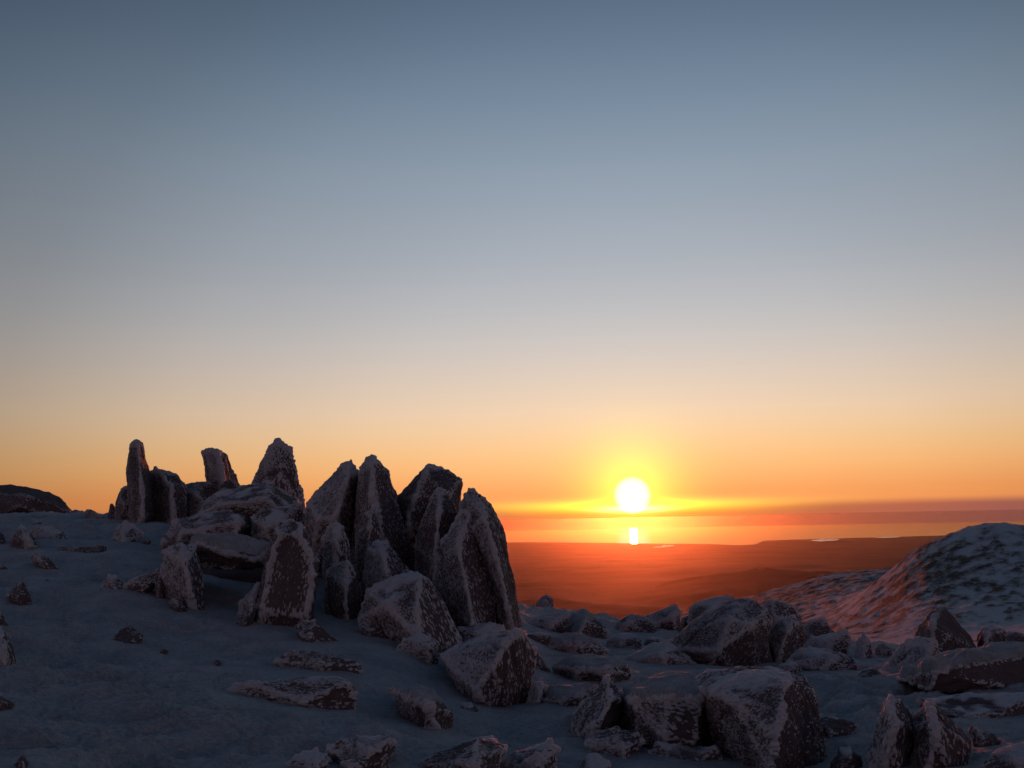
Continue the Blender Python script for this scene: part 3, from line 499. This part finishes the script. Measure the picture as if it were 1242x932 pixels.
TOTAL = 0
ROCK_AT = []
for spec, o, D, vox in temps:
    em = bpy.data.meshes.new_from_object(o.evaluated_get(dg))
    v = np.empty(len(em.vertices) * 3, np.float32); em.vertices.foreach_get('co', v); v = v.reshape(-1, 3).astype(float)
    lt = np.empty(len(em.polygons), np.int32); em.polygons.foreach_get('loop_total', lt)
    li = np.empty(len(em.loops), np.int32); em.loops.foreach_get('vertex_index', li)
    assert (lt == 4).all()
    f = li.reshape(-1, 4)
    e = np.empty(len(em.edges) * 2, np.int32); em.edges.foreach_get('vertices', e); e = e.reshape(-1, 2)
    bpy.data.meshes.remove(em); hm = o.data; bpy.data.objects.remove(o); bpy.data.meshes.remove(hm)
    TOTAL += len(v)
    v = smooth_it(v, e, 1)
    size = np.ptp(v, axis=0).max()
    n = normals(v, f)
    nsm = smooth_it(n, e, 6)
    far = smooth_it(v, e, 45)
    edge = ((v - far) * n).sum(1) / (vox * 0.95) - 0.30          # >0 along convex edges
    # local frame: long axis along z', for the grain of the rime
    pts = spec['hulls'][0][0]
    xs = np.array([p[0] for p in pts], float); ys = -np.array([p[1] for p in pts], float)
    if 'ang' in spec: ang = math.radians(spec['ang'])
    else:
        c = np.cov(np.stack([xs - xs.mean(), ys - ys.mean()])); w_, vec = np.linalg.eigh(c); a = vec[:, 1]
        ang = math.atan2(a[0], a[1])                      # tilt of the long axis from the vertical
        if ang > math.pi / 2: ang -= math.pi
        if ang < -math.pi / 2: ang += math.pi
    R = np.array([[math.cos(ang), 0, math.sin(ang)], [0, 1, 0], [-math.sin(ang), 0, math.cos(ang)]])
    base = np.array([v[:, 0].mean(), v[:, 1].mean(), v[:, 2].min() + 0.3])
    L = (v - base) @ R                                    # local coordinates
    sh = spec['seed']
    big = fbm(L * 1.6 + sh, 4, 0.55)
    grain = fbm(L * np.array([11, 9, 2.2]) + sh, 3, 0.5)
    grain2 = fbm(L * np.array([5, 5, 0.9]) + sh + 60, 3, 0.5)
    g = min(size, 2.2)
    crack = sstep(0.075, 0.02, np.abs(perlin(L * np.array([2.2, 1.6, 0.45]) + 90 + sh))) + 0.5 * sstep(0.04, 0.012, np.abs(perlin(L * np.array([0.8, 1.0, 2.2]) + 140 + sh)))
    crack = np.clip(crack, 0, 1) * (size > 0.5) * sstep(-0.1, 0.35, perlin(L * 0.9 + 200 + sh)) * 0.6
    v1 = v + n * (-0.028 * min(g, 1.5) * crack + big * 0.011 * g - 0.010 + (grain + 0.9 * np.abs(grain2)) * 0.018 * min(g, 1.2))[:, None]
    k = spec.get('cell', 1.0)
    cell = worley(L * np.array([30, 26, 13]) * k + 0.8 * fbm(L * 6 + sh, 2)[:, None] + sh)
    lump = np.clip(1 - cell / 0.75, 0, 1)
    patch = fbm(L * 2.6 + 31 + sh, 4, 0.55)
    up = sstep(0.66, 0.97, nsm[:, 2])
    side = nsm @ np.array([0.9, -0.1, -0.35])              # faces turned right carry coarse dark-backed rime, left ones a fine even frost
    coarse = sstep(-0.45, 0.35, side)
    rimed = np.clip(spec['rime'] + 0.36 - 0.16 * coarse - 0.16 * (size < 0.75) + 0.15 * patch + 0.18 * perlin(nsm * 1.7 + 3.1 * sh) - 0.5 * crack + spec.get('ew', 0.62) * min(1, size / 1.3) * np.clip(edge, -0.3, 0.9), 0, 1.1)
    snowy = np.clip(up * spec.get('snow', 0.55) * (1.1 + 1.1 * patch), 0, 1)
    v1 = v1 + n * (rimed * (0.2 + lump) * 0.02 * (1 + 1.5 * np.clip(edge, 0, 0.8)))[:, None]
    v1[:, 2] += snowy * 0.025
    Lf = (v1 - base) @ R
    me = mesh_np(spec['name'], Lf, f, M_ROCK)
    attr(me, 'rime', rimed); attr(me, 'snow', snowy); attr(me, 'coarse', coarse)
    ob = link(spec['name'], me)
    ob.location = base; ob.rotation_euler = (0, ang, 0)
    ob['kind'] = 'thing'; ob['label'] = spec['label']; ob['category'] = spec['cat']; ob['group'] = spec['group']
    if not spec.get('fly'):
        ROCK_AT.append((base[0], v[:, 1].min(), max(np.ptp(v[:, 0]) * 0.5, 0.15), base[1]))
    if spec.get('cap'):
        t = sstep(0.62, 0.9, smooth_it(nsm, e, 4)[:, 2] + 0.25 * patch + 0.15 * fbm(L * 7 + sh, 2))
        th = spec['cap'] * (0.75 + 0.5 * fbm(L * 3.1 + 5 + sh, 3))
        t = smooth_it(t[:, None], e, 4)[:, 0]
        keep = (t[f] > 0.02).any(1)
        ff = f[keep]; used = np.unique(ff); mp = np.full(len(v), -1); mp[used] = np.arange(len(used))
        vs = smooth_it(v1, e, 3)
        vc = vs + nsm * ((t ** 0.6) * th * 0.4 - 0.03 * (1 - t))[:, None]; vc[:, 2] += (t ** 0.6) * th * 0.75
        cm = mesh_np('snow_cap', ((vc - base) @ R)[used], mp[ff], M_CAP)
        link('snow_cap', cm, ob)
print('rock verts', TOTAL)

# ------------------------------------------------------------------ snow ground near the camera
SPLIT = 40.0
def near_relief(x, y):
    p = np.stack([x, y, np.zeros_like(x)], 1)
    a = np.clip(y / 6, 0.8, 2.5)
    ca, sa = math.cos(0.6), math.sin(0.6)
    q = np.stack([x * ca + y * sa, (-x * sa + y * ca) * 2.2, np.zeros_like(x)], 1)
    z = 0.12 * fbm(p * 0.55, 3) + 0.065 * fbm(q * 1.9 + 9, 5, 0.6) + 0.035 * np.abs(fbm(q * 4.3 + 40, 3))
    l = np.clip(1 - worley(p * 2.4 + 0.5 * fbm(p * 3, 2)[:, None]) / 0.7, 0, 1)
    return z + 0.055 * l * sstep(-0.1, 0.5, perlin(p * 0.5 + 70))
yy = np.exp(np.linspace(math.log(3.0), math.log(SPLIT), 560)); uu = np.linspace(-0.95, 0.9, 900)
U, Y = np.meshgrid(uu, yy); X = (U * Y).ravel(); Y = Y.ravel()
keepr = np.ones_like(X)
for bx, by, w, bc in ROCK_AT:
    keepr *= 1 - 0.9 * np.exp(-((X - bx) / (w + 0.15)) ** 4 - ((Y - by - 0.1) / (0.5 + 0.4 * w)) ** 2)
Z = ground_z(X, Y) + near_relief(X, Y) * sstep(SPLIT, SPLIT * 0.7, Y) * (0.15 + 0.85 * keepr)
for bx, by, w, bc in ROCK_AT:                             # snow drifted up against each rock
    d2 = ((X - bx) / (w + 0.25)) ** 2 + ((Y - by) / (0.35 + 0.5 * w)) ** 2
    Z += np.exp(-d2 * 1.4) * min(0.09, 0.05 + 0.06 * w) * 0.35
me = mesh_np('snow_ground', np.stack([X, Y, Z], 1), grid_faces(560, 900), M_SNOW)
g = link('snow_ground', me); g['kind'] = 'structure'

# the same snow field behind and beside the eye
xs = np.linspace(-60, 60, 121); ysb = np.linspace(-50, 3.4, 60)
A, B = np.meshgrid(xs, ysb); A = A.ravel(); B = B.ravel()
Zb = ground_z(A, B) - 0.04 + near_relief(A, B) * 0.5 + 0.04 * np.maximum(-B, 0) * 0.5 - 0.12
me = mesh_np('snow_field', np.stack([A, B, Zb], 1), grid_faces(60, 121), M_SNOW)
o = link('snow_field', me); o['kind'] = 'structure'

# ------------------------------------------------------------------ the hillside beyond the crest
yy = np.exp(np.linspace(math.log(SPLIT), math.log(3500.0), 620)); uu = np.linspace(-0.95, 0.9, 900)
U, Y = np.meshgrid(uu, yy); X = (U * Y).ravel(); Y = Y.ravel(); U = U.ravel()
Z = ground_z(X, Y)
p = np.stack([X, Y, np.zeros_like(X)], 1)
amp = np.minimum(sstep(40, 70, Y), 1)
rel = fbm(p * 0.035, 5, 0.55)
rel2 = fbm(np.stack([U * 60 - np.log(Y) * 14, np.log(Y) * 26 + U * 30, np.zeros_like(U)], 1), 6, 0.62)
Z += amp * (rel * 0.3 * np.clip(Y / 110, 0.25, 3) + rel2 * Y * 0.0011)
crag = (0.5 - np.abs(perlin(p * 0.19 + 3))) * 0.9 + (0.5 - np.abs(perlin(p * 0.5 + 8))) * 0.4 + 0.22 * perlin(p * 1.3)
Z += amp * crag * np.clip(Y / 95, 0.3, 2.0) * 0.24 * sstep(800, 200, Y)
bare_and_shade = 0.47 - 0.30 * crag * sstep(800, 200, Y) + 0.50 * rel2 + 0.32 * fbm(p * 0.02 + 5, 3)
for bu, by_, su, sl_, ba in ((0.372, 97, 0.022, 0.16, 0.45), (0.405, 90, 0.022, 0.13, 0.38), (0.345, 82, 0.02, 0.14, 0.35), (0.44, 93, 0.02, 0.07, 0.35), (0.39, 73, 0.015, 0.12, 0.3), (0.33, 69, 0.02, 0.1, 0.25), (0.45, 71, 0.02, 0.1, 0.25), (0.475, 84, 0.012, 0.1, 0.4)):
    bare_and_shade += 0.75 * ba * np.exp(-((U - bu) / su) ** 2 - ((np.log(Y) - math.log(by_)) / sl_) ** 2)
bare_and_shade += 0.12 * sstep(140, 220, Y)
bare_and_shade += 0.22 * sstep(0.37, 0.27, U) * sstep(50, 70, Y) * sstep(330, 200, Y)  # left flank darkened in colour, in place of shade on the sunlit snow
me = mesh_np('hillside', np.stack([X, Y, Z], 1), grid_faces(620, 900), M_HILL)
attr(me, 'bare_and_shade', bare_and_shade)
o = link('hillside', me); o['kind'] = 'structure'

# ------------------------------------------------------------------ lowland, coast and sea far below
SEA = -600.0
def coast_y(px):
    """distance of the shore line in each direction"""
    ks = [(-900, 24), (200, 28), (560, 30), (640, 29.1), (760, 25.5), (850, 23.7), (866, 23.0), (885, 22.3), (908, 22.6), (917, 25.9), (985, 26.6), (1060, 27.2), (1150, 27.9), (1300, 29), (1900, 36)]
    return np.interp(px, [k[0] for k in ks], [k[1] * 1000 for k in ks])
nu, nr = 700, 420
uu = np.linspace(-1.2, 1.2, nu); t = np.linspace(0, 1, nr)
px = W0 / 2 + F * uu * math.cos(PITCH)
cy = coast_y(px) + 160 * fbm(np.stack([uu * 40, uu * 0, uu * 0], 1), 4)
Yv = 1500 * (cy[None, :] / 1500) ** t[:, None]
X = (uu[None, :] * Yv).ravel(); Y = Yv.ravel()
p = np.stack([X, Y, np.zeros_like(X)], 1)
hills = np.clip(fbm(p / 2600 + 3.3, 5, 0.5) + 0.05, 0, None) * 90 * sstep(17000, 5000, Y)
hills += 5 * np.clip(fbm(p / 1500 + 8, 4), -0.4, 1) * np.repeat((1 - t)[:, None] ** 0.5, nu, 1).ravel()
U = X / Y
hills += 190 * np.exp(-((U - 0.24) / 0.11) ** 2 - ((Y - 8200) / 1500) ** 2) * (0.8 + 0.4 * fbm(p / 900, 4))
hills += 120 * np.exp(-((U - 0.02) / 0.16) ** 2 - ((Y - 6200) / 1100) ** 2) * (0.8 + 0.4 * fbm(p / 800 + 4, 4))
edge = np.repeat(sstep(1.0, 0.97, t)[:, None], nu, 1).ravel()
Z = SEA + 2 + 10 * edge + hills * edge + 3 * fbm(p / 500, 3) * edge
Z[Y < 2200] -= 60
me = mesh_np('lowland', np.stack([X, Y, Z], 1), grid_faces(nr, nu), M_LAND)
o = link('lowland', me); o['kind'] = 'structure'

def sheet(name, pts, z, mat):
    bm = bmesh.new(); bm.faces.new([bm.verts.new((x, y, z)) for x, y in pts])
    bmesh.ops.triangulate(bm, faces=bm.faces[:])
    me = bpy.data.meshes.new(name); bm.to_mesh(me); bm.free(); me.materials.append(mat)
    for q in me.polygons:
        if q.normal.z < 0: me.flip_normals(); break
    return link(name, me)
o = sheet('sea', [(-62000, -40000), (62000, -40000), (62000, 61000), (-62000, 61000)], SEA, M_SEA); o['kind'] = 'structure'
o = sheet('valley_floor', [(-61000, -39000), (61000, -39000), (61000, 1600), (-61000, 1600)], SEA + 3, M_LAND); o['kind'] = 'structure'

def lagoon(px0, px1, py, wpx, label):
    """a tidal pool lying on the coastal plain, tapering at both ends"""
    pts = []
    n = 24
    r = np.random.default_rng(int(px0))
    zz = SEA + 34
    def at(px_, py_):
        d = P(px_, py_, 1.0); return d * (zz / d[2])
    up, lo = [], []
    for i in range(n + 1):
        q = i / n; x = px0 + (px1 - px0) * q
        mid = py[0] + (py[1] - py[0]) * q; hw = wpx * math.sin(math.pi * q) ** 0.6 * (0.6 + 0.6 * r.random()) * 0.5
        up.append(at(x, mid - hw - 0.05)); lo.append(at(x, mid + hw + 0.05))
    pts = [(a[0], a[1]) for a in up] + [(a[0], a[1]) for a in lo[::-1]]
    o = sheet('lagoon', pts, zz, M_LAGOON); o['kind'] = 'structure'; o['label'] = label
lagoon(792, 818, (664.2, 661.8), 2.2, 'slim bright pool on the orange plain right below the sun')
lagoon(984, 1018, (655.8, 654.6), 3.4, 'pale lagoon on the dark coastal plain left of the snowy hill')
lagoon(1060, 1092, (652.6, 651.4), 1.2, 'thin faint strip of water on the plain nearest the snowy hill')

# ------------------------------------------------------------------ the sun itself
DS = 150000.0
bm = bmesh.new(); bmesh.ops.create_icosphere(bm, subdivisions=5, radius=DS * math.tan(math.radians(1.0)))
me = bpy.data.meshes.new('sun'); bm.to_mesh(me); bm.free()
for q in me.polygons: q.use_smooth = True
mt = bpy.data.materials.new('glowing_sun'); mt.use_nodes = True; nt = mt.node_tree; nt.nodes.clear()
lw = nd(nt, 'ShaderNodeLayerWeight'); lw.inputs[0].default_value = 0.5
cosf = mth(nt, 'SUBTRACT', 1.0, lw.outputs['Facing'])
em = nd(nt, 'ShaderNodeEmission'); em.inputs[0].default_value = (0.36, 0.52, 1.0, 1)
nt.links.new(mth(nt, 'ADD', maprange(nt, cosf, 0.0, 0.95, 0.0, 0.44), maprange(nt, cosf, 0.99, 0.998, 0.0, 1.5)), em.inputs[1])
tr = nd(nt, 'ShaderNodeBsdfTransparent'); ad = nd(nt, 'ShaderNodeAddShader'); ou = nd(nt, 'ShaderNodeOutputMaterial')
nt.links.new(em.outputs[0], ad.inputs[0]); nt.links.new(tr.outputs[0], ad.inputs[1]); nt.links.new(ad.outputs[0], ou.inputs[0])
me.materials.append(mt)
o = link('sun', me); o.location = sd * DS
o['label'] = 'white glowing disc of the sun low over the sea'; o['category'] = 'sun'

# ------------------------------------------------------------------ sky
def srgb(*c): return tuple(((x / 255 + 0.055) / 1.055) ** 2.4 if x > 10 else x / 255 / 12.92 for x in c)
w = bpy.data.worlds.new('World'); sc.world = w; w.use_nodes = True
nt = w.node_tree; bg = nt.nodes['Background']
sky = nd(nt, 'ShaderNodeTexSky'); sky.sky_type = 'NISHITA'; sky.sun_disc = False
sky.sun_elevation = SUN_EL; sky.sun_rotation = SUN_AZ; sky.altitude = 900; sky.dust_density = 2.0; sky.ozone_density = 1.5
vec = nd(nt, 'ShaderNodeTexCoord').outputs['Generated']
def dot(vv):
    n = nd(nt, 'ShaderNodeVectorMath', operation='DOT_PRODUCT'); nt.links.new(vec, n.inputs[0]); n.inputs[1].default_value = tuple(float(q) for q in vv); return n.outputs['Value']
RD = 57.29578
el = mth(nt, 'MULTIPLY', mth(nt, 'ARCSINE', dot((0, 0, 1))), RD)
th = mth(nt, 'MULTIPLY', mth(nt, 'ARCCOSINE', mth(nt, 'MINIMUM', dot(sd), 0.9999999)), RD)
hp = np.array([math.cos(SUN_AZ), -math.sin(SUN_AZ), 0])
az = mth(nt, 'MULTIPLY', mth(nt, 'ARCSINE', dot(hp)), RD)
def gauss(x, s, p_=2.0):
    return mth(nt, 'EXPONENT', mth(nt, 'MULTIPLY', mth(nt, 'POWER', mth(nt, 'MULTIPLY', mth(nt, 'ABSOLUTE', x), 1 / s), p_), -1.0))
def ramp(x, stops, interp='LINEAR'):
    n = nd(nt, 'ShaderNodeValToRGB'); nt.links.new(x, n.inputs[0]); n.color_ramp.interpolation = interp
    e = n.color_ramp.elements
    while len(e) < len(stops): e.new(0.5)
    for k, (pos, c) in enumerate(stops):
        e[k].position = pos; e[k].color = (*c, 1) if isinstance(c, tuple) else (c, c, c, 1)
    return n.outputs[0]
def vmul(a, b):
    n = nd(nt, 'ShaderNodeVectorMath', operation='MULTIPLY'); nt.links.new(a, n.inputs[0])
    if isinstance(b, tuple): n.inputs[1].default_value = b
    else: nt.links.new(b, n.inputs[1])
    return n.outputs[0]
def vadd(a, b):
    n = nd(nt, 'ShaderNodeVectorMath', operation='ADD'); nt.links.new(a, n.inputs[0]); nt.links.new(b, n.inputs[1]); return n.outputs[0]
def vscale(c, s):
    n = nd(nt, 'ShaderNodeVectorMath', operation='SCALE'); n.inputs[0].default_value = c; nt.links.new(s, n.inputs['Scale']); return n.outputs[0]
# colour of clear dusk air by height above the horizon (position = square root of elevation / 90 degrees)
def q(e_): return math.sqrt(max(e_, 0) / 90)
SKY = [(0.0, (236, 138, 82)), (1.3, (244, 158, 94)), (2.6, (250, 184, 120)), (3.5, (247, 195, 138)), (5.3, (239, 207, 174)), (7.9, (216, 201, 189)), (10.1, (196, 194, 194)),
       (14.4, (168, 176, 187)), (18.7, (149, 165, 182)), (23, (124, 146, 169)), (27, (103, 124, 149)), (34, (88, 115, 142)), (46, (79, 115, 144)), (90, (68, 110, 139))]
t = mth(nt, 'SQRT', mth(nt, 'MULTIPLY', mth(nt, 'MAXIMUM', el, 0.0), 1 / 90))
ka = np.array([q(a) for a, c in SKY]); kc = np.log(np.array([srgb(*c) for a, c in SKY]))
ts = np.linspace(0, 1, 400); cs = np.stack([np.interp(ts, ka, kc[:, k]) for k in range(3)], 1)
for _ in range(30):
    cs[1:-1] = (cs[:-2] + 2 * cs[1:-1] + cs[2:]) / 4
tk = np.concatenate([np.linspace(0, 0.6, 25), np.linspace(0.66, 1, 6)])
base = ramp(t, [(float(x), tuple(float(math.exp(np.interp(x, ts, cs[:, k]))) for k in range(3))) for x in tk], 'LINEAR')
gain = ramp(mth(nt, 'MULTIPLY', th, 1 / 180), [(0, 1.1), (8 / 180, 1.02), (14 / 180, 0.95), (18 / 180, 0.87), (24 / 180, 0.76), (32 / 180, 0.54), (40 / 180, 0.42), (60 / 180, 0.46), (90 / 180, 0.44), (1, 0.44)])
tint = ramp(mth(nt, 'MULTIPLY', th, 1 / 180), [(0, (1.0, 1.0, 1.0)), (34 / 180, (1.0, 1.0, 1.0)), (60 / 180, (0.62, 0.74, 0.90)), (100 / 180, (0.34, 0.43, 0.53)), (1, (0.26, 0.36, 0.46))])
base = vmul(vmul(base, gain), tint)
base = vadd(base, vmul(sky.outputs[0], (0.004, 0.004, 0.004)))
# rosy anti-twilight glow opposite the sun
rose = mth(nt, 'MULTIPLY', maprange(nt, th, 55, 125), gauss(mth(nt, 'SUBTRACT', el, 9.0), 16.0))
base = vadd(base, vscale((0.185, 0.098, 0.112), rose))
# aureole
base = vadd(base, vscale((0.85, 0.85, 0.03), gauss(th, 2.1, 1.6)))
# low bank of murk on the horizon
bank = mth(nt, 'MULTIPLY', maprange(nt, el, 0.85, 0.35), 0.86)
aaz = mth(nt, 'MULTIPLY', mth(nt, 'ABSOLUTE', az), 1 / 60)
below = maprange(nt, el, 0.07, -0.02, 1.0, 0.0)
bcol = ramp(aaz, [(0, srgb(255, 150, 50)), (5 / 60, srgb(238, 128, 66)), (10 / 60, srgb(186, 98, 72)), (18 / 60, srgb(146, 84, 80)), (40 / 60, srgb(90, 60, 66)), (1, srgb(40, 34, 44))])
base = mixc(nt, bank, base, bcol)
base = vmul(base, mixc(nt, below, ramp(aaz, [(0, (0.04, 0.16, 0.35)), (5 / 60, (0.10, 0.24, 0.48)), (10 / 60, (0.22, 0.36, 0.64)), (18 / 60, (0.42, 0.50, 0.76)), (1, (0.7, 0.75, 0.85))]), (1.0, 1.0, 1.0)))
base = vadd(base, vscale((0.5, 0.5, 0.03), mth(nt, 'MULTIPLY', gauss(th, 2.3, 1.7), bank)))
# bright thread of light along the top of the bank
st = mth(nt, 'MULTIPLY', gauss(mth(nt, 'SUBTRACT', el, 0.62), 0.30), gauss(az, 5.6, 1.8))
base = vadd(base, vscale((1.1, 0.95, 0.02), st))
base = vadd(base, vscale((0.6, 0.7, 0.7), mth(nt, 'MULTIPLY', gauss(mth(nt, 'SUBTRACT', el, 0.45), 0.16), gauss(az, 1.6, 2))))
nt.links.new(base, bg.inputs[0]); bg.inputs[1].default_value = 1.0

# ------------------------------------------------------------------ sun lamp
sl = bpy.data.lights.new('sun_lamp', 'SUN'); sl.energy = 1.25; sl.angle = math.radians(0.3); sl.color = (1.0, 0.15, 0.06)
so = bpy.data.objects.new('sun_lamp', sl); COL.objects.link(so)
so.rotation_euler = Vector([float(-x) for x in sd]).to_track_quat('-Z', 'Y').to_euler()

# ------------------------------------------------------------------ haze
bm = bmesh.new(); bmesh.ops.create_cube(bm, size=1.0)
x0, x1, y0_, y1_, z0, z1 = -64000, 64000, -42000, 63000, SEA - 1.0, 8.0
for v in bm.verts:
    v.co = (x0 if v.co.x < 0 else x1, y0_ if v.co.y < 0 else y1_, z0 if v.co.z < 0 else z1)
me = bpy.data.meshes.new('haze'); bm.to_mesh(me); bm.free()
mt = bpy.data.materials.new('dusk_haze'); mt.use_nodes = True; nt = mt.node_tree; nt.nodes.clear()
pv = nd(nt, 'ShaderNodeVolumePrincipled'); pv.inputs['Color'].default_value = (0.95, 0.77, 0.42, 1); pv.inputs['Density'].default_value = 3.5e-6; pv.inputs['Anisotropy'].default_value = 0.935
ou = nd(nt, 'ShaderNodeOutputMaterial'); nt.links.new(pv.outputs[0], ou.inputs['Volume'])
me.materials.append(mt)
o = link('haze', me); o['kind'] = 'stuff'

# ------------------------------------------------------------------ render
sc.render.engine = 'CYCLES'
c = sc.cycles
c.use_denoising = True
try: c.denoiser = 'OPENIMAGEDENOISE'
except Exception: pass
c.max_bounces = 6; c.diffuse_bounces = 3; c.glossy_bounces = 2; c.volume_bounces = 0; c.transparent_max_bounces = 6
c.caustics_reflective = False; c.caustics_refractive = False
sc.view_settings.view_transform = 'Standard'; sc.view_settings.look = 'None'
sc.view_settings.exposure = 0; sc.view_settings.gamma = 1; sc.view_settings.use_curve_mapping = False
